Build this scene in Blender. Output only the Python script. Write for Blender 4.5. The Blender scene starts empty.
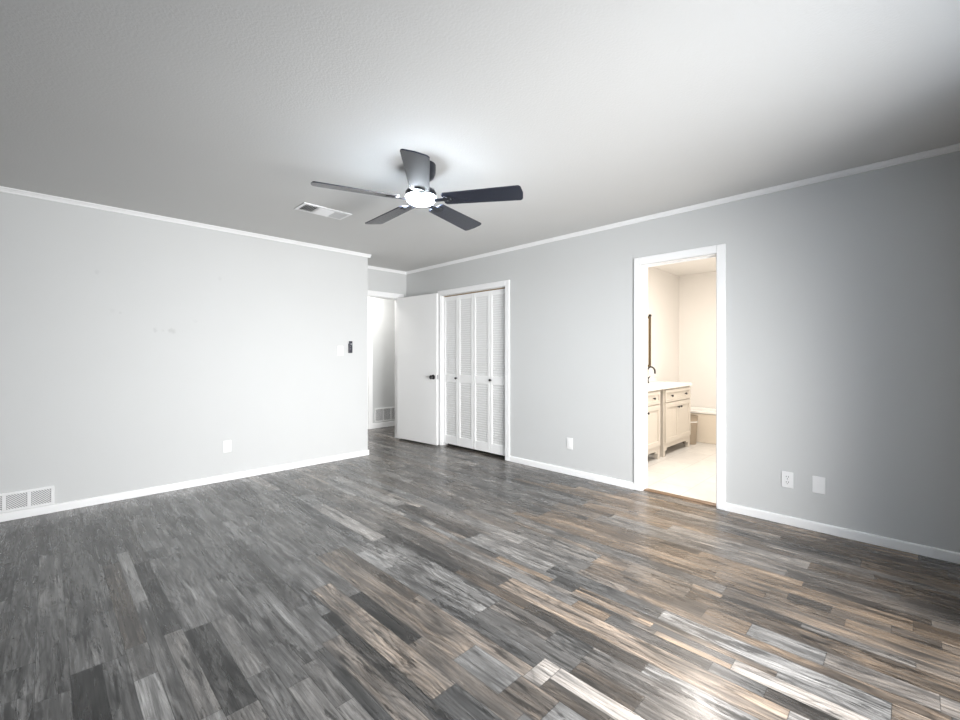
import bpy, bmesh, math, random
from mathutils import Vector, Matrix

# ------------------------------------------------------------------ camera, light, exposure
SC = bpy.context.scene
COL = SC.collection
R = math.radians
H = 2.44            # ceiling height
XR = 3.766          # face of the wall with the closet and the bathroom door
YL = 4.710          # face of the left wall
YF = 5.304          # face of the recessed wall with the hall door
XS = -0.70          # side wall left of the camera
YB = -0.75          # wall behind the camera
WT = 0.11           # wall thickness

cam_d = bpy.data.cameras.new('camera')
cam_d.sensor_width = 36.0
cam_d.lens = 434.16 / 960 * 36
cam_d.shift_y = -4.74 / 960
cam_d.clip_start = 0.02
cam = bpy.data.objects.new('camera', cam_d)
COL.objects.link(cam)
cam.location = (0, 0, 1.2145)
cam.rotation_euler = (R(90), 0, R(-45))
SC.camera = cam

SC.view_settings.view_transform = 'Standard'
SC.view_settings.look = 'None'
SC.view_settings.gamma = 1.0
SC.view_settings.use_curve_mapping = False
SC.view_settings.exposure = 0.78

world = bpy.data.worlds.new('sky')
SC.world = world
world.use_nodes = True
bg = world.node_tree.nodes['Background']
bg.inputs['Color'].default_value = (0.75, 0.86, 1.0, 1)
bg.inputs['Strength'].default_value = 2.0


def area(name, loc, rot, sx, sy, power, col=(1, 1, 1), spread=180):
    d = bpy.data.lights.new(name, 'AREA')
    d.shape = 'RECTANGLE'
    d.size, d.size_y = sx, sy
    d.energy = power
    d.color = col
    d.spread = R(spread)
    o = bpy.data.objects.new(name, d)
    COL.objects.link(o)
    o.location = loc
    o.rotation_euler = rot
    return o


# daylight through the glass door behind the camera, and the ceiling lamps of bathroom and hall
area('daylight_patio', (1.65, YB - 0.16, 1.10), (R(80), 0, R(-9)), 1.75, 1.9, 83, (1.0, 0.99, 0.975), 111)
area('bathroom_lamp', (4.8, 1.35, 2.40), (0, 0, 0), 0.8, 0.5, 36, (1.0, 0.92, 0.835))
area('hall_lamp', (3.5, 5.87, 2.40), (0, 0, 0), 0.5, 0.3, 14, (1.0, 0.98, 0.95))

# ------------------------------------------------------------------ helpers


def link(o, parent=None):
    COL.objects.link(o)
    if parent is not None:
        o.parent = parent
    return o


def obj(name, bm, mat, parent=None, smooth=False, loc=None, rotz=None):
    me = bpy.data.meshes.new(name)
    bmesh.ops.recalc_face_normals(bm, faces=bm.faces)
    bm.to_mesh(me)
    bm.free()
    if smooth:
        for p in me.polygons:
            p.use_smooth = True
        me.set_sharp_from_angle(angle=R(35))
    for m in (mat if isinstance(mat, (list, tuple)) else [mat]):
        me.materials.append(m)
    o = bpy.data.objects.new(name, me)
    link(o, parent)
    if loc is not None:
        o.location = loc
    if rotz is not None:
        o.rotation_euler = (0, 0, rotz)
    return o


def tag(o, label, cat, group=None):
    o['label'] = label
    o['category'] = cat
    if group:
        o['group'] = group
    return o


def struct(o, label=None, cat=None):
    o['kind'] = 'structure'
    if label:
        o['label'] = label
        o['category'] = cat
    return o


def thing(name, label, cat, loc, rotz=0.0, group=None):
    o = bpy.data.objects.new(name, None)
    o.empty_display_size = 0.05
    link(o)
    o.location = loc
    o.rotation_euler = (0, 0, rotz)
    return tag(o, label, cat, group)


def box(bm, x0, x1, y0, y1, z0, z1, bev=0.0, seg=2, M=None):
    vs = [bm.verts.new(v) for v in ((x0, y0, z0), (x1, y0, z0), (x1, y1, z0), (x0, y1, z0),
                                    (x0, y0, z1), (x1, y0, z1), (x1, y1, z1), (x0, y1, z1))]
    fs = [bm.faces.new([vs[i] for i in f]) for f in
          ((3, 2, 1, 0), (4, 5, 6, 7), (0, 1, 5, 4), (1, 2, 6, 5), (2, 3, 7, 6), (3, 0, 4, 7))]
    if bev > 0:
        es = list({e for f in fs for e in f.edges})
        r = bmesh.ops.bevel(bm, geom=es, offset=bev, segments=seg, profile=0.5, affect='EDGES')
        vs = list({v for f in r['faces'] for v in f.verts} | {v for v in vs if v.is_valid})
    if M is not None:
        bmesh.ops.transform(bm, matrix=M, verts=vs)
    return vs


def B(*a, **k):
    bm = bmesh.new()
    box(bm, *a, **k)
    return bm


def lathe(bm, prof, n=32, M=None):
    """prof: (radius, height) pairs, turned about z."""
    rings = []
    new = []
    for r, z in prof:
        if r < 1e-6:
            v = bm.verts.new((0, 0, z))
            rings.append([v])
            new.append(v)
        else:
            ring = [bm.verts.new((r * math.cos(2 * math.pi * i / n), r * math.sin(2 * math.pi * i / n), z)) for i in range(n)]
            rings.append(ring)
            new += ring
    for a, b in zip(rings, rings[1:]):
        for i in range(n):
            j = (i + 1) % n
            if len(a) == 1 and len(b) == 1:
                continue
            if len(a) == 1:
                bm.faces.new((a[0], b[i], b[j]))
            elif len(b) == 1:
                bm.faces.new((a[i], a[j], b[0]))
            else:
                bm.faces.new((a[i], a[j], b[j], b[i]))
    if M is not None:
        bmesh.ops.transform(bm, matrix=M, verts=new)


def tube(bm, pts, r, n=12):
    pts = [Vector(p) for p in pts]
    rings = []
    up = Vector((1, 0.02, 0.03)).normalized()
    for i, p in enumerate(pts):
        t = (pts[min(i + 1, len(pts) - 1)] - pts[max(i - 1, 0)]).normalized()
        a = t.cross(up).normalized()
        b = t.cross(a).normalized()
        rr = r[i] if isinstance(r, (list, tuple)) else r
        rings.append([bm.verts.new(p + rr * (math.cos(2 * math.pi * k / n) * a + math.sin(2 * math.pi * k / n) * b)) for k in range(n)])
    for q, s in zip(rings, rings[1:]):
        for k in range(n):
            bm.faces.new((q[k], q[(k + 1) % n], s[(k + 1) % n], s[k]))
    bm.faces.new(rings[0])
    bm.faces.new(rings[-1][::-1])


def run(bm, prof, A, Bp, n):
    """extrude a profile of (out, z) from A to B; n is the outward normal."""
    A, Bp, n = Vector((*A, 0)), Vector((*Bp, 0)), Vector((*n, 0))
    ra = [bm.verts.new(A + n * o + Vector((0, 0, z))) for o, z in prof]
    rb = [bm.verts.new(Bp + n * o + Vector((0, 0, z))) for o, z in prof]
    k = len(prof)
    for i in range(k):
        bm.faces.new((ra[i], ra[(i + 1) % k], rb[(i + 1) % k], rb[i]))
    bm.faces.new(ra[::-1])
    bm.faces.new(rb)


# ------------------------------------------------------------------ materials


def mat(name, col, rough=0.5, metal=0.0, bump=0.0, bscale=200.0, var=0.0, spec=0.5, coat=0.0):
    m = bpy.data.materials.new(name)
    m.use_nodes = True
    nt = m.node_tree
    p = nt.nodes['Principled BSDF']
    p.inputs['Base Color'].default_value = (*col, 1)
    p.inputs['Roughness'].default_value = rough
    p.inputs['Metallic'].default_value = metal
    p.inputs['Specular IOR Level'].default_value = spec
    p.inputs['Coat Weight'].default_value = coat
    tc = nt.nodes.new('ShaderNodeTexCoord')
    no = nt.nodes.new('ShaderNodeTexNoise')
    no.inputs['Scale'].default_value = bscale
    no.inputs['Detail'].default_value = 3
    nt.links.new(tc.outputs['Object'], no.inputs['Vector'])
    if bump > 0:
        b = nt.nodes.new('ShaderNodeBump')
        b.inputs['Strength'].default_value = bump
        b.inputs['Distance'].default_value = 0.002
        nt.links.new(no.outputs['Fac'], b.inputs['Height'])
        nt.links.new(b.outputs['Normal'], p.inputs['Normal'])
    if var > 0:
        n2 = nt.nodes.new('ShaderNodeTexNoise')
        n2.inputs['Scale'].default_value = 3.0
        n2.inputs['Detail'].default_value = 4
        nt.links.new(tc.outputs['Object'], n2.inputs['Vector'])
        mr = nt.nodes.new('ShaderNodeMapRange')
        mr.inputs['To Min'].default_value = 1 - var
        mr.inputs['To Max'].default_value = 1 + var
        nt.links.new(n2.outputs['Fac'], mr.inputs['Value'])
        mx = nt.nodes.new('ShaderNodeVectorMath')
        mx.operation = 'SCALE'
        mx.inputs[0].default_value = col
        nt.links.new(mr.outputs['Result'], mx.inputs['Scale'])
        nt.links.new(mx.outputs['Vector'], p.inputs['Base Color'])
    return m


def emit(name, col, s):
    m = bpy.data.materials.new(name)
    m.use_nodes = True
    nt = m.node_tree
    p = nt.nodes['Principled BSDF']
    p.inputs['Base Color'].default_value = (0.9, 0.9, 0.9, 1)
    p.inputs['Emission Color'].default_value = (*col, 1)
    p.inputs['Emission Strength'].default_value = s
    return m


M_WALL = mat('grey_wall_paint', (0.622, 0.629, 0.626), 0.6, bump=0.12, bscale=260, var=0.012)
M_WALL_DK = mat('dark_unseen_wall', (0.09, 0.093, 0.098), 0.6, bump=0.12, bscale=260)  # unseen walls made dark to cut the light they bounce back
M_CEIL = mat('ceiling_paint', (0.655, 0.652, 0.64), 0.85, bump=0.5, bscale=95, var=0.015)
M_TRIM = mat('white_trim_paint', (0.92, 0.92, 0.92), 0.35, bump=0.04, bscale=60)
M_DOOR = mat('white_door_paint', (0.92, 0.92, 0.915), 0.42, bump=0.04, bscale=70)
M_PLATE = mat('white_plastic', (0.88, 0.88, 0.88), 0.3)
M_SLOT = mat('dark_slot', (0.03, 0.03, 0.035), 0.6)
M_VENT = mat('white_vent_enamel', (0.85, 0.85, 0.85), 0.4)
M_DUCT = mat('duct_shadow_grey', (0.10, 0.10, 0.10), 0.7)
M_BLADE = mat('navy_black_blade', (0.022, 0.026, 0.040), 0.27, bump=0.05, bscale=40)
M_FAN = mat('black_fan_metal', (0.016, 0.018, 0.025), 0.3, metal=0.3)
M_NICKEL = mat('brushed_nickel', (0.55, 0.55, 0.56), 0.3, metal=1.0)
M_BLACK = mat('matte_black_metal', (0.012, 0.012, 0.013), 0.35)
M_REMOTE = mat('remote_plastic', (0.035, 0.036, 0.05), 0.4)
M_BATHWALL = mat('cream_bathroom_paint', (0.86, 0.84, 0.81), 0.6, bump=0.1, bscale=220)
M_CREAM = mat('cream_cabinet_paint', (0.62, 0.575, 0.51), 0.4, bump=0.03)
M_COUNTER = mat('white_cultured_marble', (0.9, 0.89, 0.87), 0.2, var=0.02)
M_TUB = mat('white_tub_enamel', (0.88, 0.86, 0.83), 0.2)
M_APRON = mat('shaded_tub_apron', (0.72, 0.65, 0.55), 0.4)  # beige tone puts the shade on the tub front into its colour
M_BRONZE = mat('brushed_bronze_frame', (0.13, 0.088, 0.042), 0.4, metal=0.6)
M_MIRROR = mat('mirror_glass', (0.9, 0.9, 0.9), 0.02, metal=1.0)
M_BIN = mat('taupe_bin_plastic', (0.36, 0.30, 0.23), 0.5)
M_THRESH = mat('oak_threshold', (0.17, 0.105, 0.06), 0.4, bump=0.2, bscale=30, var=0.1)
M_TRACK = mat('pine_track', (0.42, 0.30, 0.18), 0.6, var=0.1)
M_CLOSET = mat('closet_interior_paint', (0.42, 0.40, 0.37), 0.8)
M_GLOW = emit('fan_led_dome', (0.82, 0.91, 1.0), 120.0)


def wall_marks_mat():
    """the left wall's paint, with a few small scuffs that stay where they are"""
    m = mat('grey_wall_paint_scuffed', (0.622, 0.629, 0.626), 0.6, bump=0.12, bscale=260, var=0.012)
    nt = m.node_tree
    p = nt.nodes['Principled BSDF']
    src = p.inputs['Base Color'].links[0].from_socket
    geo = nt.nodes.new('ShaderNodeNewGeometry')
    no = nt.nodes.new('ShaderNodeTexNoise')
    no.inputs['Scale'].default_value = 40
    nt.links.new(geo.outputs['Position'], no.inputs['Vector'])
    acc = None
    for x, z, r, s in ((0.677, 1.436, .022, .10), (0.735, 1.43, .014, .06), (0.80, 1.432, .028, .14), (0.295, 1.893, .02, .07),
                       (0.39, 1.585, .022, .05), (0.44, 1.57, .013, .08), (1.18, 1.95, .02, .05), (0.98, 1.53, .02, .04)):
        d = nt.nodes.new('ShaderNodeVectorMath')
        d.operation = 'DISTANCE'
        nt.links.new(geo.outputs['Position'], d.inputs[0])
        d.inputs[1].default_value = (x, YL, z)
        w = nt.nodes.new('ShaderNodeMath')
        w.operation = 'MULTIPLY_ADD'
        nt.links.new(no.outputs['Fac'], w.inputs[0])
        w.inputs[1].default_value = r * 1.4
        nt.links.new(d.outputs['Value'], w.inputs[2])
        mr = nt.nodes.new('ShaderNodeMapRange')
        mr.interpolation_type = 'SMOOTHSTEP'
        mr.inputs['From Min'].default_value = r * 0.9
        mr.inputs['From Max'].default_value = r * 1.9
        mr.inputs['To Min'].default_value = s
        mr.inputs['To Max'].default_value = 0
        nt.links.new(w.outputs[0], mr.inputs['Value'])
        if acc is None:
            acc = mr.outputs['Result']
        else:
            a = nt.nodes.new('ShaderNodeMath')
            a.operation = 'ADD'
            nt.links.new(acc, a.inputs[0])
            nt.links.new(mr.outputs['Result'], a.inputs[1])
            acc = a.outputs[0]
    inv = nt.nodes.new('ShaderNodeMath')
    inv.operation = 'SUBTRACT'
    inv.inputs[0].default_value = 1
    nt.links.new(acc, inv.inputs[1])
    sc = nt.nodes.new('ShaderNodeVectorMath')
    sc.operation = 'SCALE'
    nt.links.new(src, sc.inputs[0])
    nt.links.new(inv.outputs[0], sc.inputs['Scale'])
    nt.links.new(sc.outputs['Vector'], p.inputs['Base Color'])
    return m


M_WALL_L = wall_marks_mat()


class N:
    """tiny node-graph helper"""
    def __init__(s, nt):
        s.nt = nt

    def _set(s, inp, v):
        if hasattr(v, 'links'):
            s.nt.links.new(v, inp)
        else:
            inp.default_value = v

    def math(s, op, a, b=0.0, clamp=False):
        n = s.nt.nodes.new('ShaderNodeMath')
        n.operation = op
        n.use_clamp = clamp
        s._set(n.inputs[0], a)
        s._set(n.inputs[1], b)
        return n.outputs[0]

    def comb(s, x, y, z=0.0):
        n = s.nt.nodes.new('ShaderNodeCombineXYZ')
        for i, v in enumerate((x, y, z)):
            s._set(n.inputs[i], v)
        return n.outputs[0]

    def noise(s, vec, scale, detail=4, rough=0.55, dist=0.0):
        n = s.nt.nodes.new('ShaderNodeTexNoise')
        s._set(n.inputs['Vector'], vec)
        n.inputs['Scale'].default_value = scale
        n.inputs['Detail'].default_value = detail
        n.inputs['Roughness'].default_value = rough
        n.inputs['Distortion'].default_value = dist
        return n.outputs['Fac']

    def rng(s, v, a, b, c, d, smooth=False):
        n = s.nt.nodes.new('ShaderNodeMapRange')
        if smooth:
            n.interpolation_type = 'SMOOTHSTEP'
        s._set(n.inputs['Value'], v)
        for k, q in zip(('From Min', 'From Max', 'To Min', 'To Max'), (a, b, c, d)):
            s._set(n.inputs[k], q)
        return n.outputs['Result']

    def mix(s, f, a, b):
        n = s.nt.nodes.new('ShaderNodeMix')
        n.data_type = 'RGBA'
        s._set(n.inputs[0], f)
        s._set(n.inputs[6], a)
        s._set(n.inputs[7], b)
        return n.outputs[2]


def floor_mat():
    m = bpy.data.materials.new('weathered_plank_laminate')
    m.use_nodes = True
    nt = m.node_tree
    g = N(nt)
    p = nt.nodes['Principled BSDF']
    at = nt.nodes.new('ShaderNodeAttribute')
    at.attribute_name = 'strip'
    sep = nt.nodes.new('ShaderNodeSeparateColor')
    nt.links.new(at.outputs['Color'], sep.inputs[0])
    tone, brown, rnd = sep.outputs
    ad = nt.nodes.new('ShaderNodeAttribute')
    ad.attribute_name = 'dims'
    sd = nt.nodes.new('ShaderNodeSeparateColor')
    nt.links.new(ad.outputs['Color'], sd.inputs[0])
    W, L, rnd2 = sd.outputs
    uv = nt.nodes.new('ShaderNodeUVMap')
    uv.uv_map = 'UVMap'
    su = nt.nodes.new('ShaderNodeSeparateXYZ')
    nt.links.new(uv.outputs[0], su.inputs[0])
    u, v = su.outputs[0], su.outputs[1]
    ox = g.math('MULTIPLY', rnd, 37.0)
    oy = g.math('MULTIPLY', rnd2, 53.0)
    uu = g.math('ADD', u, ox)
    vv = g.math('ADD', v, oy)
    # grain lines, blotches, worn dark streaks, growth rings, all running along the strip
    fine = g.noise(g.comb(g.math('MULTIPLY', uu, 130.0), g.math('MULTIPLY', vv, 5.0)), 1.0, 5, 0.65)
    mid = g.noise(g.comb(g.math('MULTIPLY', uu, 34.0), g.math('MULTIPLY', vv, 3.2)), 1.0, 5, 0.6, 0.6)
    blot = g.noise(g.comb(g.math('MULTIPLY', uu, 9.0), g.math('MULTIPLY', vv, 3.0)), 1.0, 3, 0.5)
    worn = g.noise(g.comb(g.math('MULTIPLY', uu, 30.0), g.math('MULTIPLY', vv, 3.4), 7.0), 1.0, 6, 0.74, 0.5)
    saw = g.noise(g.comb(g.math('MULTIPLY', uu, 6.0), g.math('MULTIPLY', vv, 120.0), 3.0), 1.0, 2, 0.5)
    rx = g.math('ADD', g.math('MULTIPLY', uu, 120.0),
                g.math('MULTIPLY', g.noise(g.comb(g.math('MULTIPLY', uu, 7.0), g.math('MULTIPLY', vv, 2.1), 1.5), 1.0, 2, 0.4), 34.0))
    ring = g.math('ABSOLUTE', g.math('SINE', rx))
    ring = g.math('POWER', ring, 0.6)
    val = g.math('MULTIPLY', tone, g.rng(fine, 0.27, 0.73, 0.34, 1.62))
    val = g.math('MULTIPLY', val, g.rng(mid, 0.28, 0.72, 0.45, 1.50))
    val = g.math('MULTIPLY', val, g.rng(blot, 0.3, 0.7, 0.62, 1.38))
    ringy = g.rng(rnd2, 0.30, 0.6, 0.0, 0.62, True)
    val = g.math('MULTIPLY', val, g.math('SUBTRACT', 1.12, g.math('MULTIPLY', ringy, g.math('SUBTRACT', 1.0, ring))))
    sawy = g.rng(rnd, 0.6, 0.8, 0.0, 0.18, True)
    val = g.math('MULTIPLY', val, g.math('SUBTRACT', 1.06, g.math('MULTIPLY', sawy, saw)))
    wornth = g.rng(rnd, 0.0, 1.0, 0.62, 0.48)
    wm = g.math('SUBTRACT', worn, wornth)
    wm = g.rng(wm, 0.0, 0.06, 1.0, 0.30, True)
    val = g.math('MULTIPLY', val, g.math('MULTIPLY', wm, 0.53))
    crack = g.noise(g.comb(g.math('MULTIPLY', uu, 85.0), g.math('MULTIPLY', vv, 2.6), 11.0), 1.0, 3, 0.6, 0.3)
    val = g.math('MULTIPLY', val, g.rng(crack, 0.62, 0.68, 1.06, 0.40, True))
    knot = nt.nodes.new('ShaderNodeTexVoronoi')
    knot.inputs['Scale'].default_value = 1.0
    nt.links.new(g.comb(g.math('MULTIPLY', uu, 7.0), g.math('MULTIPLY', vv, 2.6)), knot.inputs['Vector'])
    val = g.math('MULTIPLY', val, g.rng(knot.outputs['Distance'], 0.03, 0.07, 0.35, 1.0, True))
    grey = nt.nodes.new('ShaderNodeVectorMath')
    grey.operation = 'SCALE'
    grey.inputs[0].default_value = (1.02, 1.0, 0.975)
    nt.links.new(val, grey.inputs['Scale'])
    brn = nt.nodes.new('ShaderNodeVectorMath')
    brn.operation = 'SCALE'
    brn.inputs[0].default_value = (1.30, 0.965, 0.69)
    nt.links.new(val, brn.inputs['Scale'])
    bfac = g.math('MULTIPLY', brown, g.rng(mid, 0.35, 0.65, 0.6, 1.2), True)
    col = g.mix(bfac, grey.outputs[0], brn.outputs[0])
    # bevel line around every strip
    e = g.math('MINIMUM', g.math('MINIMUM', u, g.math('SUBTRACT', W, u)), g.math('MINIMUM', v, g.math('SUBTRACT', L, v)))
    line = g.rng(e, 0.0006, 0.0018, 0.35, 1.0, True)
    c2 = nt.nodes.new('ShaderNodeVectorMath')
    c2.operation = 'SCALE'
    nt.links.new(col, c2.inputs[0])
    nt.links.new(line, c2.inputs['Scale'])
    nt.links.new(c2.outputs[0], p.inputs['Base Color'])
    nt.links.new(g.rng(mid, 0.3, 0.7, 0.34, 0.22), p.inputs['Roughness'])
    p.inputs['Specular IOR Level'].default_value = 0.62
    b = nt.nodes.new('ShaderNodeBump')
    b.inputs['Strength'].default_value = 0.22
    b.inputs['Distance'].default_value = 0.0012
    nt.links.new(g.math('ADD', g.math('MULTIPLY', fine, 0.5), line), b.inputs['Height'])
    nt.links.new(b.outputs['Normal'], p.inputs['Normal'])
    return m


def tile_mat():
    m = bpy.data.materials.new('pale_stone_tile')
    m.use_nodes = True
    nt = m.node_tree
    g = N(nt)
    p = nt.nodes['Principled BSDF']
    geo = nt.nodes.new('ShaderNodeNewGeometry')
    br = nt.nodes.new('ShaderNodeTexBrick')
    br.offset = 0.5
    br.inputs['Scale'].default_value = 1.0
    br.inputs['Brick Width'].default_value = 0.61
    br.inputs['Row Height'].default_value = 0.305
    br.inputs['Mortar Size'].default_value = 0.003
    br.inputs['Color1'].default_value = (0.66, 0.645, 0.62, 1)
    br.inputs['Color2'].default_value = (0.62, 0.605, 0.58, 1)
    br.inputs['Mortar'].default_value = (0.47, 0.45, 0.42, 1)
    mp = nt.nodes.new('ShaderNodeMapping')
    mp.inputs['Location'].default_value = (0.1, 0.09, 0)
    nt.links.new(geo.outputs['Position'], mp.inputs['Vector'])
    nt.links.new(mp.outputs[0], br.inputs['Vector'])
    n = g.noise(geo.outputs['Position'], 5.0, 6, 0.6, 1.5)
    v = nt.nodes.new('ShaderNodeVectorMath')
    v.operation = 'SCALE'
    nt.links.new(br.outputs['Color'], v.inputs[0])
    nt.links.new(g.rng(n, 0.3, 0.7, 0.93, 1.06), v.inputs['Scale'])
    nt.links.new(v.outputs[0], p.inputs['Base Color'])
    p.inputs['Roughness'].default_value = 0.3
    return m


def pane_mat():
    m = bpy.data.materials.new('clear_window_glass')
    m.use_nodes = True
    nt = m.node_tree
    for n in list(nt.nodes):
        nt.nodes.remove(n)
    out = nt.nodes.new('ShaderNodeOutputMaterial')
    mx = nt.nodes.new('ShaderNodeMixShader')
    t = nt.nodes.new('ShaderNodeBsdfTransparent')
    gl = nt.nodes.new('ShaderNodeBsdfGlossy')
    gl.inputs['Roughness'].default_value = 0.02
    mx.inputs[0].default_value = 0.06
    nt.links.new(t.outputs[0], mx.inputs[1])
    nt.links.new(gl.outputs[0], mx.inputs[2])
    nt.links.new(mx.outputs[0], out.inputs[0])
    return m


M_FLOOR = floor_mat()
M_TILE = tile_mat()
M_PANE = pane_mat()

# ------------------------------------------------------------------ floor of printed strips


def build_floor():
    rng = random.Random(11)
    # strips read off the photograph: x0, x1, y0, y1, tone, brown
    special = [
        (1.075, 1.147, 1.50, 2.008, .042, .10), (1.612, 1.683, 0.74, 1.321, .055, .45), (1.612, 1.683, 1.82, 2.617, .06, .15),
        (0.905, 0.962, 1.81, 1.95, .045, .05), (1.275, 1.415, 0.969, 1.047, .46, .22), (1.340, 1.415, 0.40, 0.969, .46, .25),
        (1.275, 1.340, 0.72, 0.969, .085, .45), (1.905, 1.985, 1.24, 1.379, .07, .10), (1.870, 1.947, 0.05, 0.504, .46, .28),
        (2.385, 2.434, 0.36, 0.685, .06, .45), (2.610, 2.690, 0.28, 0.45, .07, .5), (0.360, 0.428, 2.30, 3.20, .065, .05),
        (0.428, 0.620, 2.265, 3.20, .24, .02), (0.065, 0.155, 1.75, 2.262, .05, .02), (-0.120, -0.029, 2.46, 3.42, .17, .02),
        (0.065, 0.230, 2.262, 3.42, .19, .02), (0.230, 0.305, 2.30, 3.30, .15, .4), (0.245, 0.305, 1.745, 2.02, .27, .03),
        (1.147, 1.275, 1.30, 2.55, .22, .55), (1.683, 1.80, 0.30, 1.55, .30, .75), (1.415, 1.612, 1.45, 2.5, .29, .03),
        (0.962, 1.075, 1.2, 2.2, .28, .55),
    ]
    bounds = [-0.82, -0.72, -0.655, -0.53, -0.45, -0.33, -0.265, -0.19, -0.12, -0.029, 0.065, 0.155, 0.230, 0.305, 0.36, 0.428,
              0.53, 0.62, 0.705, 0.775, 0.82, 0.905, 0.962, 1.075, 1.147, 1.275, 1.340, 1.415, 1.505, 1.612, 1.683, 1.80,
              1.870, 1.905, 1.947, 1.985, 2.09, 2.15, 2.26, 2.385, 2.434, 2.53, 2.61, 2.69, 2.81, 2.875, 2.99, 3.06, 3.17,
              3.24, 3.30, 3.42, 3.49, 3.60, 3.66, 3.75, 3.80]
    x = 3.80
    while x < 5.6:
        x += rng.choice((.06, .075, .09, .115))
        bounds.append(x)
    y0, y1 = YB - 0.12, 6.36
    quads = []
    for a, b in zip(bounds, bounds[1:]):
        lo = y0 if b <= 3.801 else 3.0
        cuts = []
        for s in special:
            if s[0] <= a + 1e-4 and s[1] >= b - 1e-4:
                cuts.append(s)
        cuts.sort(key=lambda s: s[2])
        y = lo
        ci = 0
        while y < y1 - 1e-4:
            if ci < len(cuts) and abs(cuts[ci][2] - y) < 1e-4:
                s = cuts[ci]
                if a > s[0] + 1e-4:     # already laid as part of a wide strip
                    pass
                else:
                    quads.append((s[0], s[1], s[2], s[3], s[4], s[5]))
                y = s[3]
                ci += 1
                continue
            lim = cuts[ci][2] if ci < len(cuts) else y1
            ln = rng.choice((.16, .30, .42, .55, .7, .9, 1.1)) * rng.uniform(.85, 1.15)
            if ci < len(cuts) and ln > lim - y - 0.12:
                ln = lim - y
            ln = min(ln, lim - y)
            if 0 < lim - y - ln < 0.12:
                ln = lim - y
            k = rng.random()
            if k < .2:
                t = rng.uniform(.10, .14)
            elif k < .68:
                t = rng.uniform(.15, .24)
            elif k < .9:
                t = rng.uniform(.22, .28)
            else:
                t = rng.uniform(.32, .42)
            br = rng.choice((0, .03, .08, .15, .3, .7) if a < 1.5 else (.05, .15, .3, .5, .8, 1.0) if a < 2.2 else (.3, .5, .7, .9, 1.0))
            br *= (1.0 if a < 2.5 else 1.25) if y < 1.85 else .4  # brown rises towards the right and bathroom door, painting in the lamp's warm light
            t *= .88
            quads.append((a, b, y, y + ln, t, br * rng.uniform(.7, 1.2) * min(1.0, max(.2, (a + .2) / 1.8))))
            y += ln
    me = bpy.data.meshes.new('floor')
    vs, fs = [], []
    for q in quads:
        n = len(vs)
        vs += [(q[0], q[2], 0), (q[1], q[2], 0), (q[1], q[3], 0), (q[0], q[3], 0)]
        fs.append((n, n + 1, n + 2, n + 3))
    me.from_pydata(vs, [], fs)
    me.uv_layers.new(name='UVMap')
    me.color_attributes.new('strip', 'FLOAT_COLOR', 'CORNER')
    me.color_attributes.new('dims', 'FLOAT_COLOR', 'CORNER')
    fu, fst, fd = [], [], []
    for i, q in enumerate(quads):
        w, l = q[1] - q[0], q[3] - q[2]
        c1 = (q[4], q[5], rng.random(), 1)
        c2 = (w, l, rng.random(), 1)
        for c in ((0, 0), (w, 0), (w, l), (0, l)):
            fu += c
            fst += c1
            fd += c2
    me.uv_layers['UVMap'].data.foreach_set('uv', fu)
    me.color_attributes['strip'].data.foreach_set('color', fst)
    me.color_attributes['dims'].data.foreach_set('color', fd)
    me.materials.append(M_FLOOR)
    o = bpy.data.objects.new('floor', me)
    link(o)
    return struct(o)


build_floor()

# ------------------------------------------------------------------ room shell
bm = bmesh.new()
box(bm, XS - .12, XR + WT / 2, YB - .12, YF + WT, H, H + .12)
struct(obj('ceiling', bm, M_CEIL))
struct(obj('floor_slab', B(XS - .12, 7.2, YB - .12, 6.5, -.16, -.012), M_CLOSET))

# left wall: block ends at the recess
struct(obj('wall_left', B(XS, 2.774, YL, YF + WT, 0, H), M_WALL_L))
# recessed wall with the hall doorway
DX0, DX1, DZ = 2.815, 3.640, 2.035
bm = bmesh.new()
box(bm, 2.774, DX0, YF, YF + WT, 0, H)
box(bm, DX1, XR, YF, YF + WT, 0, H)
box(bm, DX0, DX1, YF, YF + WT, DZ, H)
struct(obj('wall_recess', bm, M_WALL))
# right wall with closet and bathroom openings
CY0, CY1, CZ = 3.345, 4.500, 2.015
BY0, BY1, BZ = 1.108, 1.722, 2.022
bm = bmesh.new()
for a, b in ((YB, BY0), (BY1, CY0), (CY1, 5.414)):
    box(bm, XR, XR + WT, a, b, 0, H)
box(bm, XR, XR + WT, BY0, BY1, BZ, H)
box(bm, XR, XR + WT, CY0, CY1, CZ, H)
struct(obj('wall_right', bm, M_WALL))
# side wall, and back wall with the glass patio door
struct(obj('wall_side', B(XS - WT, XS, YB - WT, YF + WT, 0, H), M_WALL_DK))
PX0, PX1, PZ0, PZ1 = 0.75, 2.55, 0.08, 2.06
bm = bmesh.new()
box(bm, XS - WT, PX0, YB - WT, YB, 0, H)
box(bm, PX1, XR + WT, YB - WT, YB, 0, H)
box(bm, 2.66, XR, YB, -.43, 0, H)      # unseen pier, added to keep patio daylight off the right corner
box(bm, PX0, PX1, YB - WT, YB, 0, PZ0)
box(bm, PX0, PX1, YB - WT, YB, PZ1, H)
struct(obj('wall_back', bm, M_WALL_DK))


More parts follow.
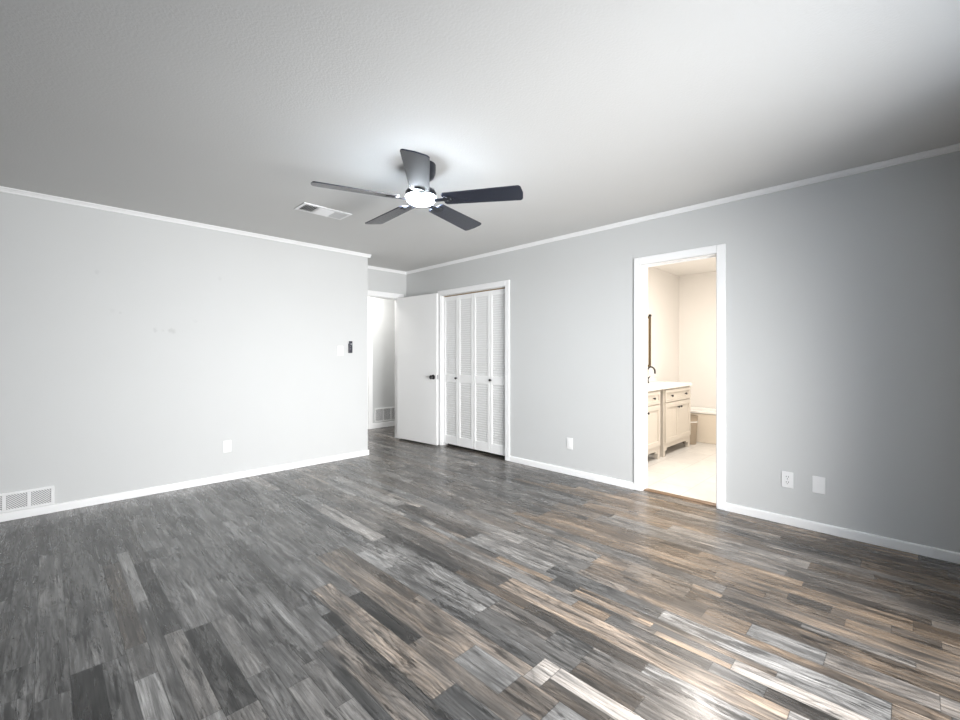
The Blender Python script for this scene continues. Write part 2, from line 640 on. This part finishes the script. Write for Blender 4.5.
def window(name, x0, x1, z0, z1, loc, rotz):
    bm = bmesh.new()
    f = .05
    box(bm, x0, x0 + f, -.03, .03, z0, z1, .004)
    box(bm, x1 - f, x1, -.03, .03, z0, z1, .004)
    box(bm, x0 + f, x1 - f, -.03, .03, z0, z0 + f, .004)
    box(bm, x0 + f, x1 - f, -.03, .03, z1 - f, z1, .004)
    xm = (x0 + x1) / 2
    box(bm, xm - f / 2, xm + f / 2, -.03, .03, z0 + f, z1 - f, .004)
    o = struct(obj(name, bm, M_TRIM, loc=loc, rotz=rotz))
    obj('window_pane', B(x0 + f, xm - f / 2, -.003, .003, z0 + f, z1 - f), M_PANE, o)
    obj('window_pane', B(xm + f / 2, x1 - f, -.003, .003, z0 + f, z1 - f), M_PANE, o)


window('window_1', PX0, PX1, PZ0, PZ1, (0, YB - .06, 0), 0)

# hallway beyond the recess
YH = 6.33
struct(obj('wall_hall', B(1.6, 5.6, YH, YH + WT, 0, H), M_WALL))
struct(obj('wall_hall_left', B(1.5, 1.6, YF + WT, YH + WT, 0, H), M_WALL))
struct(obj('wall_hall_right', B(5.5, 5.6, YF + WT, YH, 0, H), M_WALL))
struct(obj('wall_hall_near', B(XR + WT, 5.5, YF, YF + WT, 0, H), M_WALL))
struct(obj('ceiling_hall', B(1.5, 5.6, YF + WT, YH + WT, H, H + .12), M_CEIL))
# closet behind the bifold doors
bm = bmesh.new()
box(bm, 4.50, 4.58, 3.06, 4.80, 0, H)
box(bm, XR + WT, 4.50, 3.06, 3.14, 0, H)
box(bm, XR + WT, 4.50, 4.72, 4.80, 0, H)
struct(obj('wall_closet', bm, M_CLOSET))
struct(obj('ceiling_closet', B(XR + WT / 2, 4.58, 3.06, 5.30, H, H + .1), M_CLOSET))
# bathroom
XB, YV = 6.92, 2.57
struct(obj('wall_bath_left', B(XR + WT, XB + .1, YV, YV + .1, 0, H), M_BATHWALL))
struct(obj('wall_bath_far', B(XB, XB + .1, 0.15, YV, 0, H), M_BATHWALL))
struct(obj('wall_bath_right', B(XR + WT, XB + .1, 0.05, 0.15, 0, H), M_BATHWALL))
struct(obj('ceiling_bath', B(XR + WT / 2, XB + .1, 0.05, YV + .1, H, H + .1), M_BATHWALL))
struct(obj('floor_bath', B(3.845, XB, 0.15, YV, -.012, 0.002), M_TILE))
bm = bmesh.new()
box(bm, XR + WT, XR + WT + .006, .15, BY0, 0, H)
box(bm, XR + WT, XR + WT + .006, BY1, YV, 0, H)
box(bm, XR + WT, XR + WT + .006, BY0, BY1, BZ, H)
struct(obj('wall_bath_near', bm, M_BATHWALL))

# ------------------------------------------------------------------ trim
CROWN = [(0, H), (.032, H), (.032, H - .007), (.026, H - .010), (.021, H - .014), (.017, H - .020), (.012, H - .024), (.012, H - .033), (0, H - .034)]
BASE = [(0, 0.001), (.013, 0.001), (.013, .052), (.011, .058), (.007, .061), (0, .062)]


def trim(name, prof, segs, m=M_TRIM):
    bm = bmesh.new()
    for A, Bp, n in segs:
        run(bm, prof, A, Bp, n)
    return struct(obj(name, bm, m))


trim('trim_1', CROWN, [((XS, YL), (2.774 + .032, YL), (0, -1)), ((2.774, YL), (2.774, YF), (1, 0))])
trim('trim_2', CROWN, [((2.774, YF), (XR, YF), (0, -1))])
trim('trim_3', CROWN, [((XR, -.43), (XR, YF), (-1, 0))])
trim('trim_4', CROWN, [((XS, YB), (XS, YL), (1, 0)), ((XS, YB), (2.66, YB), (0, 1))])
CW = .066
trim('baseboard_left', BASE, [((XS, YL), (2.774 + .013, YL), (0, -1)), ((2.774, YL), (2.774, YF - .02), (1, 0))])
trim('baseboard_right', BASE, [((XR, -.43), (XR, BY0 - CW + .004), (-1, 0)), ((XR, BY1 + CW - .004), (XR, CY0 - CW + .004), (-1, 0)),
                               ((XR, CY1 + CW + .004), (XR, YF), (-1, 0))])
trim('baseboard_side', BASE, [((XS, YB), (XS, YL), (1, 0))])
trim('baseboard_back', BASE, [((XS, YB), (PX0 - .05, YB), (0, 1)), ((2.66, -.43), (XR, -.43), (0, 1))])
HB = [(o, z * 1.45) for o, z in BASE]
trim('baseboard_hall', HB, [((3.815, YH), (5.5, YH), (0, -1)), ((1.6, YH), (2.93, YH), (0, -1))])
trim('baseboard_bath', BASE, [((XB, .15), (XB, YV), (-1, 0))], M_TRIM)


def casing(name, a0, a1, ztop, w, loc, rotz, depth, t=.016, extra=None):
    """door surround in a local frame: x along the wall, -y into the room"""
    bm = bmesh.new()
    r = .006    # reveal

    def leg(x0, x1, z0, z1):
        box(bm, x0, x1, -t, 0, z0, z1, .004)
    leg(a0 - w, a0 - r + .004, 0.001, ztop + w)
    leg(a1 + r - .004, a1 + w, 0.001, ztop + w)
    leg(a0 - r + .004, a1 + r - .004, ztop + r - .004, ztop + w)
    # jambs and stop
    j = .004
    box(bm, a0 - .001, a0 + j, .0, depth, 0.001, ztop)
    box(bm, a1 - j, a1 + .001, .0, depth, 0.001, ztop)
    box(bm, a0 + j, a1 - j, .0, depth, ztop - j, ztop + .001)
    if extra:
        extra(bm)
    return struct(obj(name, bm, M_TRIM, loc=loc, rotz=rotz))


# right-wall frames: local x = -y world
casing('trim_5', -CY1, -CY0, CZ, CW, (XR, 0, 0), R(-90), WT)


def stops(bm):
    box(bm, -BY1 + .004, -BY1 + .008, .055, .09, 0.001, BZ - .004)
    box(bm, -BY0 - .008, -BY0 - .004, .055, .09, 0.001, BZ - .004)
    box(bm, -BY1 + .008, -BY0 - .008, .055, .09, BZ - .012, BZ - .004)


bt = casing('trim_6', -BY1, -BY0, BZ, CW, (XR, 0, 0), R(-90), WT, extra=stops)
obj('strike_plate', B(-BY0 - .0065, -BY0 - .004, .012, .042, .40, .455, .001), M_NICKEL, bt)
casing('trim_7', DX0, DX1, DZ, .072, (0, YF, 0), 0, WT)
# hall: side of another door frame
bm = bmesh.new()
box(bm, 3.735, 3.812, -.018, 0, 0.001, 2.10, .004)
box(bm, 2.93, 3.735, -.018, 0, 2.03, 2.10, .004)
box(bm, 2.93, 3.007, -.018, 0, 0.001, 2.03, .004)
struct(obj('trim_8', bm, M_TRIM, loc=(0, YH, 0)))
struct(obj('door_4', B(3.010, 3.732, -.012, -.001, 0.008, 2.027, .002), M_DOOR, loc=(0, YH, 0)))

# bathroom threshold strip
bm = bmesh.new()
run(bm, [(0, 0.0005), (.068, 0.0005), (.066, .006), (.055, .011), (.013, .011), (.002, .006)], (3.865, BY0 + .005), (3.865, BY1 - .005), (-1, 0))
tag(obj('threshold_strip', bm, M_THRESH), 'tan wooden threshold strip across the bathroom doorway floor', 'threshold')

# ------------------------------------------------------------------ doors


def knob_prof(l=.052):
    return [(0, 0), (.032, 0), (.032, .004), (.028, .008), (.012, .010), (.010, .020), (.016, l - .028), (.025, l - .020), (.027, l - .010), (.023, l - .003), (.012, l), (0, l)]


ROT_OUT = Matrix.Rotation(R(90), 4, 'X')     # z axis -> -y


hinge = Vector((3.585, 5.282))
free = Vector((3.650, 4.461))
dv = free - hinge
ang = math.atan2(dv.y, dv.x)
L = dv.length
# local x from hinge to free edge; the face seen from the room is local -y
d1 = struct(obj('door_1', B(0, L, 0, .035, .024, 2.036, .002), M_DOOR, loc=(hinge.x, hinge.y, 0), rotz=ang),
            'plain white slab door standing open against the wall, black knob', 'door')
for side, nm in ((0, 'door_knob'), (1, 'door_knob')):
    bm = bmesh.new()
    if side == 0:
        Mx = Matrix.Translation((L - .062, 0, .925)) @ ROT_OUT
        lathe(bm, knob_prof(.058), 28, Mx)
        k = obj(nm, bm, M_BLACK, d1, smooth=True)
        k['label'] = 'black round knob on the near face'
    else:
        Mx = Matrix.Translation((L - .062, .035, .925)) @ Matrix.Rotation(R(-90), 4, 'X')
        lathe(bm, knob_prof(.040), 28, Mx)
        k = obj(nm, bm, M_NICKEL, d1, smooth=True)
        k['label'] = 'bright metal knob on the wall side'
bm = bmesh.new()
box(bm, L - .001, L + .0015, .006, .029, .895, .955, .0006)
box(bm, L, L + .008, .011, .024, .916, .934, .002)
obj('latch_plate', bm, M_NICKEL, d1)
for z in (.30, 1.02, 1.80):
    bm = bmesh.new()
    tube(bm, [(-.004, .037, z - .045), (-.004, .037, z + .045)], .006, 10)
    box(bm, -.0015, 0.001, .004, .034, z - .045, z + .045)
    obj('hinge', bm, M_NICKEL, d1)

# bifold louvred closet doors
XD = XR + .034


def louvre_leaf(name, y_hi, y_lo, parent, knob_at=None):
    """one leaf from y_hi down to y_lo, face at x = XD (parent frame: x along wall to the right, -y to room)"""
    w = y_hi - y_lo
    x0 = -y_hi
    z0, z1 = .035, 1.996
    st, th = .036, .028
    bm = bmesh.new()
    box(bm, x0 + .001, x0 + st, 0, th, z0, z1, .002)
    box(bm, x0 + w - st, x0 + w - .001, 0, th, z0, z1, .002)
    for a, b in ((z0, z0 + .11), (.862, .957), (z1 - .055, z1)):
        box(bm, x0 + st, x0 + w - st, .002, th - .002, a, b)
    f = obj(name, bm, M_DOOR, parent)
    bm = bmesh.new()
    for a, b in ((z0 + .11, .862), (.957, z1 - .055)):
        n = round((b - a) / .0285)
        p = (b - a) / n
        for i in range(n):
            zc = a + (i + .5) * p
            Mx = Matrix.Translation((0, th / 2, zc)) @ Matrix.Rotation(R(-64), 4, 'X')
            box(bm, x0 + st - .004, x0 + w - st + .004, -.018, .018, -.003, .003, M=Mx)
    obj('louvres', bm, M_DOOR, f)
    if knob_at is not None:
        bm = bmesh.new()
        lathe(bm, [(0, 0), (.009, 0), (.007, .008), (.013, .014), (.016, .021), (.013, .028), (0, .030)], 20,
              Matrix.Translation((-knob_at, 0, .915)) @ ROT_OUT)
        obj('knob', bm, M_BLACK, f, smooth=True)
    return f


g = .003
ym = (CY0 + CY1) / 2
yq = (CY1 - .012 - ym) / 2
for i, (hi, lo, lab) in enumerate(((CY1 - .006, ym + g, 'left pair of white louvred bifold closet doors, next to the open slab door'),
                                   (ym - g, CY0 + .006, 'right pair of white louvred bifold closet doors, next to the grey wall'))):
    md = (hi + lo) / 2
    d = bpy.data.objects.new('door_%d' % (i + 2), None)
    d.empty_display_size = .05
    link(d)
    d.location = (XD, 0, 0)
    d.rotation_euler = (0, 0, R(-90))
    struct(d, lab, 'door')
    louvre_leaf('leaf', hi, md + .001, d, md + .022 if i == 0 else None)
    louvre_leaf('leaf', md - .001, lo, d, md - .022 if i == 1 else None)
struct(obj('trim_9', B(XD + .002, XD + .026, CY0 + .005, CY1 - .005, 2.001, CZ - .005), M_TRACK))

# ------------------------------------------------------------------ wall plates
LW, RW = 0.0, R(-90)


def plate_bm(w=.070, h=.114, t=.006):
    return B(-w / 2, w / 2, -t, 0, -h / 2, h / 2, .0025, 3)


def outlet(label, loc, rotz):
    o = thing('wall_outlet', label, 'outlet', loc, rotz, 'wall outlets')
    obj('cover_plate', plate_bm(), M_PLATE, o)
    for z in (.0195, -.0195):
        bm = bmesh.new()
        lathe(bm, [(0, 0), (.0165, 0), (.0165, .0015), (0, .0015)], 24, Matrix.Translation((0, -.006, z)) @ ROT_OUT @ Matrix.Diagonal((1, .86, 1, 1)))
        r = obj('receptacle', bm, M_PLATE, o)
        bm = bmesh.new()
        for x, hh in ((-.0065, .0045), (.0065, .0055)):
            box(bm, x - .0013, x + .0013, -.0079, -.0074, z + .003 - hh, z + .003 + hh)
        lathe(bm, [(0, 0), (.0026, 0), (.0026, .0005), (0, .0005)], 12, Matrix.Translation((0, -.0074, z - .0095)) @ ROT_OUT)
        obj('slots', bm, M_SLOT, r)
    bm = bmesh.new()
    lathe(bm, [(0, 0), (.0032, 0), (.0028, .001), (0, .0012)], 12, Matrix.Translation((0, -.006, 0)) @ ROT_OUT)
    obj('screw', bm, M_NICKEL, o)
    return o


outlet('white outlet low on the left wall', (1.243, YL, .331), LW)
outlet('white outlet on the grey wall right of the bathroom door', (XR, .643, .322), RW)
# outlet beside the closet: smooth-faced rectangular receptacle
o = thing('wall_outlet', 'small white outlet between the closet and the bathroom door', 'outlet', (XR, 2.476, .318), RW, 'wall outlets')
obj('cover_plate', plate_bm(), M_PLATE, o)
obj('receptacle', B(-.017, .017, -.0085, -.006, -.034, .034, .001), M_PLATE, o)
o = thing('blank_plate', 'blank white wall plate, rightmost on the grey wall', 'wall plate', (XR, .464, .321), RW)
obj('cover_plate', plate_bm(.072, .116), M_PLATE, o)
for z in (.042, -.042):
    bm = bmesh.new()
    lathe(bm, [(0, 0), (.003, 0), (.0026, .001), (0, .0012)], 12, Matrix.Translation((0, -.006, z)) @ ROT_OUT)
    obj('screw', bm, M_PLATE, o)
o = thing('light_switch', 'white light switch plate on the left wall near its end', 'light switch', (2.416, YL, 1.267), LW)
obj('cover_plate', plate_bm(), M_PLATE, o)
obj('rocker', B(-.0165, .0165, -.0095, -.006, -.033, .033, .0015), M_PLATE, o)
o = thing('fan_remote', 'small black fan remote in a wall cradle beside the light switch', 'remote', (2.540, YL, 1.311), LW)
obj('cradle', B(-.025, .025, -.012, 0, -.070, .040, .004, 3), M_REMOTE, o)
obj('handset', B(-.0215, .0215, -.022, -.010, -.062, .070, .005, 3), M_REMOTE, o)
bm = bmesh.new()
lathe(bm, [(0, 0), (.010, 0), (.009, .002), (0, .002)], 20, Matrix.Translation((0.004, -.022, .034)) @ ROT_OUT)
for z in (.004, -.014, -.032):
    box(bm, -.010, -.004, -.0235, -.022, z - .003, z + .003)
b = obj('buttons', bm, M_NICKEL, o)
b['label'] = 'pale round and square buttons'

# ------------------------------------------------------------------ return air grilles


def grille(label, x0, x1, z0, z1, n, pitch_w, loc, rotz):
    o = thing('return_grille', label, 'vent grille', loc, rotz, 'return air grilles')
    t, f = .012, .019
    bm = bmesh.new()
    box(bm, x0, x1, -t, 0, z0, z0 + f, .003)
    box(bm, x0, x1, -t, 0, z1 - f, z1, .003)
    cell = (x1 - x0 - 2 * f - (n - 1) * .021) / n
    xs = [x0]
    box(bm, x0, x0 + f, -t, 0, z0 + f, z1 - f, .002)
    box(bm, x1 - f, x1, -t, 0, z0 + f, z1 - f, .002)
    cells = []
    for i in range(n):
        a = x0 + f + i * (cell + .021)
        cells.append((a, a + cell))
        if i < n - 1:
            box(bm, a + cell, a + cell + .021, -t, 0, z0 + f, z1 - f, .002)
    obj('frame', bm, M_VENT, o)
    obj('backing', B(x0 + f * .5, x1 - f * .5, -.0035, -.0005, z0 + f * .5, z1 - f * .5), M_DUCTL, o)
    for a, b in cells:
        bm = bmesh.new()
        za, zb = z0 + f, z1 - f
        hh = zb - za
        s = .015
        k = -hh
        while k < (b - a):
            # bar from (a+k, zb) down to (a+k+hh, za), clipped to the cell
            p0, p1 = (a + k, zb), (a + k + hh, za)
            if p0[0] < a:
                p0 = (a, zb - (a - p0[0]))
            if p1[0] > b:
                p1 = (b, za + (p1[0] - b))
            if p1[0] - p0[0] > .004:
                w = .0055
                q = [bm.verts.new((x, y, z)) for y in (-.009, -.004) for x, z in
                     ((p0[0], p0[1]), (min(p0[0] + w, b), p0[1]), (p1[0], p1[1]), (max(p1[0] - w, a), p1[1]))]
                for fc in ((0, 1, 2, 3), (7, 6, 5, 4), (0, 4, 5, 1), (1, 5, 6, 2), (2, 6, 7, 3), (3, 7, 4, 0)):
                    bm.faces.new([q[i] for i in fc])
            k += s
        obj('grid', bm, M_VENT, o)
    return o


M_DUCTL = mat('grille_backing', (0.38, 0.38, 0.38), 0.7)
grille('white wall grille at the foot of the left wall', -.352, .047, .063, .206, 3, .125, (0, YL, 0), LW)
grille('white wall grille seen through the hall doorway', 3.855, 4.335, .102, .328, 3, .15, (0, YH, 0), LW)

# ------------------------------------------------------------------ ceiling register
o = thing('ceiling_vent', 'white rectangular air vent on the ceiling left of the fan', 'air vent', (1.67, 3.552, H), 0)
hw, hd = .208, .104
bm = bmesh.new()
f = .028
for a in ((-hw, hw, -hd, -hd + f), (-hw, hw, hd - f, hd), (-hw, -hw + f, -hd + f, hd - f), (hw - f, hw, -hd + f, hd - f)):
    box(bm, *a, -.008, 0, .002)
for x in (-.068, .068):
    box(bm, x - .005, x + .005, -hd + f, hd - f, -.007, 0)
obj('frame', bm, M_VENT, o)
obj('duct_plate', B(-hw + f * .6, hw - f * .6, -hd + f * .6, hd - f * .6, -.0015, -.0002), M_DUCT, o)
for x0, x1, mode in ((-hw + f, -.073, 0), (-.063, .063, 1), (.073, hw - f, 2)):
    bm = bmesh.new()
    if mode == 1:
        n = 7
        for i in range(n):
            y = -hd + f + (i + .5) * (2 * hd - 2 * f) / n
            box(bm, x0, x1, -.011, .011, -.0008, .0008, M=Matrix.Translation((0, y, -.008)) @ Matrix.Rotation(R(-36), 4, 'X'))
    else:
        n = 6
        for i in range(n):
            x = x0 + (i + .5) * (x1 - x0) / n
            a = -50 if mode == 0 else 40
            box(bm, -.009, .009, -hd + f, hd - f, -.0008, .0008, M=Matrix.Translation((x, 0, -.008)) @ Matrix.Rotation(R(a if mode == 0 else a), 4, 'Y'))
    obj('louvres', bm, M_VENT, o)

# ------------------------------------------------------------------ ceiling fan
FX, FY, FZ = 1.7103, 2.2499, H
fan = thing('ceiling_fan', 'black five-bladed ceiling fan with a glowing round light', 'ceiling fan', (FX, FY, FZ))
bm = bmesh.new()
lathe(bm, [(0, 0), (.097, 0), (.097, -.030), (.094, -.055), (.082, -.080), (.056, -.098), (.040, -.105), (0, -.105)], 40)
obj('canopy', bm, M_FAN, fan, smooth=True)
bm = bmesh.new()
lathe(bm, [(0, -.104), (.036, -.104), (.036, -.140), (.062, -.148), (.092, -.166), (.100, -.182), (.098, -.188), (.098, -.205), (.095, -.206), (0, -.206)], 40)
obj('motor_housing', bm, M_FAN, fan, smooth=True)
bm = bmesh.new()
lathe(bm, [(0, -.199), (.094, -.199), (.097, -.210), (.093, -.226), (.079, -.241), (.051, -.253), (.024, -.257), (0, -.258)], 40)
dome = obj('light_dome', bm, M_GLOW, fan, smooth=True)
dome['label'] = 'glowing white glass light dome'
TH0 = R(-57.93)


def blade_bm():
    bm = bmesh.new()
    r0, r1 = .150, .662
    pts = []
    n = 8
    wr, wt, cr = .060, .076, .030

    def hw_(r):
        return wr + (wt - wr) * (r - r0) / (r1 - r0)
    # outline: root with small round corners, gently bowed tip
    up, lo = [], []
    for i in range(n + 1):
        r = r0 + .012 + (r1 - cr - r0 - .012) * i / n
        up.append((r, hw_(r)))
        lo.append((r, -hw_(r)))
    tip = []
    for i in range(1, 7):
        a = R(90 - 90 * i / 6)
        tip.append((r1 - cr + (cr - .006) * math.cos(a), wt - cr + cr * math.sin(a)))
    tip2 = [(r, -w) for r, w in tip[::-1]]
    mid = [(r1, 0)]
    root = [(r0, -wr + .014), (r0, wr - .014)]
    outl = up + tip + mid + tip2 + lo[::-1] + root
    t = .0035
    top = [bm.verts.new((r, w, t)) for r, w in outl]
    bot = [bm.verts.new((r, w, -t)) for r, w in outl]
    bm.faces.new(top)
    bm.faces.new(bot[::-1])
    k = len(outl)
    for i in range(k):
        bm.faces.new((top[i], bot[i], bot[(i + 1) % k], top[(i + 1) % k]))
    return bm


def bracket_bm():
    bm = bmesh.new()
    # arm from the motor and the plate screwed under the blade
    box(bm, .090, .165, -.016, .016, -.009, -.004, .0015)
    pl = [(.150, -.018), (.168, -.034), (.205, -.030), (.212, -.012), (.222, 0), (.212, .012), (.205, .030), (.168, .034), (.150, .018)]
    a = [bm.verts.new((x, y, -.0037)) for x, y in pl]
    b = [bm.verts.new((x, y, -.0075)) for x, y in pl]
    bm.faces.new(a)
    bm.faces.new(b[::-1])
    for i in range(len(pl)):
        j = (i + 1) % len(pl)
        bm.faces.new((a[i], b[i], b[j], a[j]))
    for x, y in ((.178, -.020), (.178, .020), (.204, 0)):
        lathe(bm, [(0, 0), (.005, 0), (.004, .002), (0, .0025)], 10, Matrix.Translation((x, y, -.0075)) @ Matrix.Rotation(math.pi, 4, 'X'))
    return bm


blade0 = obj('blade', blade_bm(), M_BLADE, fan)
brk0 = obj('blade_bracket', bracket_bm(), M_FAN, blade0)
for k in range(5):
    if k == 0:
        b, c = blade0, brk0
    else:
        b = blade0.copy()
        COL.objects.link(b)
        b.parent = fan
        c = brk0.copy()
        COL.objects.link(c)
        c.parent = b
    b.location = (0, 0, -.227)
    # pitched about its own length: trailing (clockwise) edge up
    b.rotation_euler = (Matrix.Rotation(R(0.75), 3, 'Y') @ Matrix.Rotation(TH0 + k * 2 * math.pi / 5, 3, 'Z') @ Matrix.Rotation(R(-12), 3, 'X')).to_euler()

# ------------------------------------------------------------------ bathroom fittings
VF = 2.09      # front of the cabinets


def shaker(bm, x0, x1, z0, z1, t=.018, s=.05):
    box(bm, x0 + s, x1 - s, -t * .45, 0, z0 + s, z1 - s)
    for a in ((x0, x0 + s, z0, z1), (x1 - s, x1, z0, z1)):
        box(bm, a[0], a[1], -t, 0, a[2], a[3], .0015)
    for a in ((x0 + s, x1 - s, z0, z0 + s), (x0 + s, x1 - s, z1 - s, z1)):
        box(bm, a[0], a[1], -t, 0, a[2], a[3], .0015)


def cab_knob(parent, x, z):
    bm = bmesh.new()
    lathe(bm, [(0, 0), (.009, 0), (.006, .008), (.013, .016), (.015, .022), (.011, .028), (0, .029)], 18, Matrix.Translation((x, -.018, z)) @ ROT_OUT)
    obj('knob', bm, M_BLACK, parent, smooth=True)


def vanity(label, xc):
    o = thing('bathroom_vanity', label, 'vanity cabinet', (xc, VF + .018, 0), 0, 'vanity cabinets')
    w, d = .43, .46
    bm = bmesh.new()
    box(bm, -w, w, 0, d, .10, .812, .002)
    for x in (-w, w - .055):
        box(bm, x, x + .055, 0, .05, 0.002, .10, .002)
        box(bm, x, x + .055, d - .05, d, 0.002, .10, .002)
    # shaped bottom apron
    box(bm, -w + .055, -w + .11, 0.004, .02, .070, .10)
    box(bm, w - .11, w - .055, 0.004, .02, .070, .10)
    obj('cabinet_body', bm, M_CREAM, o)
    bm = bmesh.new()
    shaker(bm, -w + .025, w - .025, .650, .795, s=.035)
    f = obj('drawer', bm, M_CREAM, o)
    for x in (-.245, .208):
        cab_knob(f, x, .724)
    for s in (-1, 1):
        bm = bmesh.new()
        a, b = sorted((s * .003, s * (w - .025)))
        shaker(bm, a, b, .165, .640, s=.055)
        dd = obj('door', bm, M_CREAM, o)
        cab_knob(dd, s * .040, .573)
    return o


vanity('cream vanity cabinet nearest the bathroom doorway, cut off by the door frame', 4.658)
vanity('cream two-door vanity cabinet at the far end beside the tub', 5.622)
ct = obj('countertop', B(4.205, 6.050, VF - .012, YV - .002, .814, .852, .004), M_COUNTER)
tag(ct, 'white countertop lying over both cream vanity cabinets', 'countertop')
ct['label'] = 'white countertop lying over both cream vanity cabinets'
tag(obj('backsplash', B(4.205, 6.050, YV - .020, YV - .002, .853, .900, .003), M_COUNTER), 'low white backsplash strip along the wall behind the countertop', 'backsplash')

fc = thing('sink_faucet', 'black gooseneck faucet on the white bathroom countertop', 'faucet', (5.545, 2.46, .853))
bm = bmesh.new()
lathe(bm, [(0, 0), (.026, 0), (.026, .006), (.020, .014), (.0165, .03), (.0165, .075), (.012, .082), (0, .082)], 24)
obj('base', bm, M_BLACK, fc, smooth=True)
bm = bmesh.new()
pts = [(0, 0, .078), (0, 0, .15)]
for i in range(0, 13):
    a = R(180 - i * 15)
    pts.append((0, -.050 - .050 * math.cos(a), .15 + .060 * math.sin(a)))
pts.append((0, -.100, .125))
tube(bm, pts, .0105, 14)
obj('spout', bm, M_BLACK, fc, smooth=True)
bm = bmesh.new()
tube(bm, [(.010, 0, .05), (.035, -.004, .062), (.062, -.010, .088)], [.008, .007, .005], 12)
obj('handle', bm, M_BLACK, fc, smooth=True)

mr = thing('wall_mirror', 'bronze-framed mirror on the bathroom wall above the faucet', 'mirror', (5.40, YV, 1.40))
bm = bmesh.new()
mw, mh, mf = .465, .345, .030
box(bm, -mw, -mw + mf, -.022, -.001, -mh, mh, .003)
box(bm, mw - mf, mw, -.022, -.001, -mh, mh, .003)
box(bm, -mw + mf, mw - mf, -.022, -.001, -mh, -mh + mf, .003)
box(bm, -mw + mf, mw - mf, -.022, -.001, mh - mf, mh, .003)
obj('frame', bm, M_BRONZE, mr)
obj('mirror_pane', B(-mw + mf * .7, mw - mf * .7, -.010, -.003, -mh + mf * .7, mh - mf * .7), M_MIRROR, mr)
bm = bmesh.new()
box(bm, mw - .034, mw - .004, -.030, -.001, mh + .0005, mh + .028, .003)
k = obj('clip', bm, M_BLACK, mr)
k['label'] = 'black corner clip'

tub = thing('bathtub', 'white-rimmed bathtub with shade-toned apron against the far bathroom wall', 'bathtub', (6.43, .95, 0))
# rim with an open basin
bm = bmesh.new()
Lx, Ly = XB - 6.43 - .016, YV - .95 - .004
zt = .440


def rr(x0, x1, y0, y1, r, z, n=6):
    out = []
    for cx, cyy, a0 in ((x1 - r, y1 - r, 0), (x0 + r, y1 - r, 90), (x0 + r, y0 + r, 180), (x1 - r, y0 + r, 270)):
        for i in range(n + 1):
            a = R(a0 + 90 * i / n)
            out.append(bm.verts.new((cx + r * math.cos(a), cyy + r * math.sin(a), z)))
    return out


loops = [rr(0, Lx, 0, Ly, .012, zt - .035), rr(-.012, Lx, 0, Ly, .012, zt - .030), rr(-.012, Lx, 0, Ly, .012, zt - .006), rr(-.006, Lx, .004, Ly - .002, .012, zt),
         rr(.075, Lx - .06, .09, Ly - .09, .10, zt), rr(.085, Lx - .07, .10, Ly - .10, .10, zt - .012), rr(.12, Lx - .10, .16, Ly - .16, .09, .10), rr(.15, Lx - .13, .2, Ly - .2, .07, .075)]
for a, b in zip(loops, loops[1:]):
    for i in range(len(a)):
        j = (i + 1) % len(a)
        bm.faces.new((a[i], a[j], b[j], b[i]))
bm.faces.new(loops[-1])
obj('tub_shell', bm, M_TUB, tub, smooth=True)
a = obj('apron', B(0, .05, .002, Ly, .004, zt - .036, .004), M_APRON, tub)
a['label'] = 'shade-toned front panel'

wb = thing('waste_bin', 'small taupe bin between the far vanity and the bathtub', 'bin', (6.255, 2.185, .002))
bm = bmesh.new()
lathe(bm, [(0, 0), (.082, 0), (.086, .01), (.104, .375), (.110, .378), (.110, .388), (.100, .388), (.080, .02), (0, .02)], 32)
obj('bucket', bm, M_BIN, wb, smooth=True)
bm = bmesh.new()
lathe(bm, [(.1005, .300), (.104, .302), (.1045, .312), (.1015, .314)], 32)
obj('band', bm, M_COUNTER, wb, smooth=True)
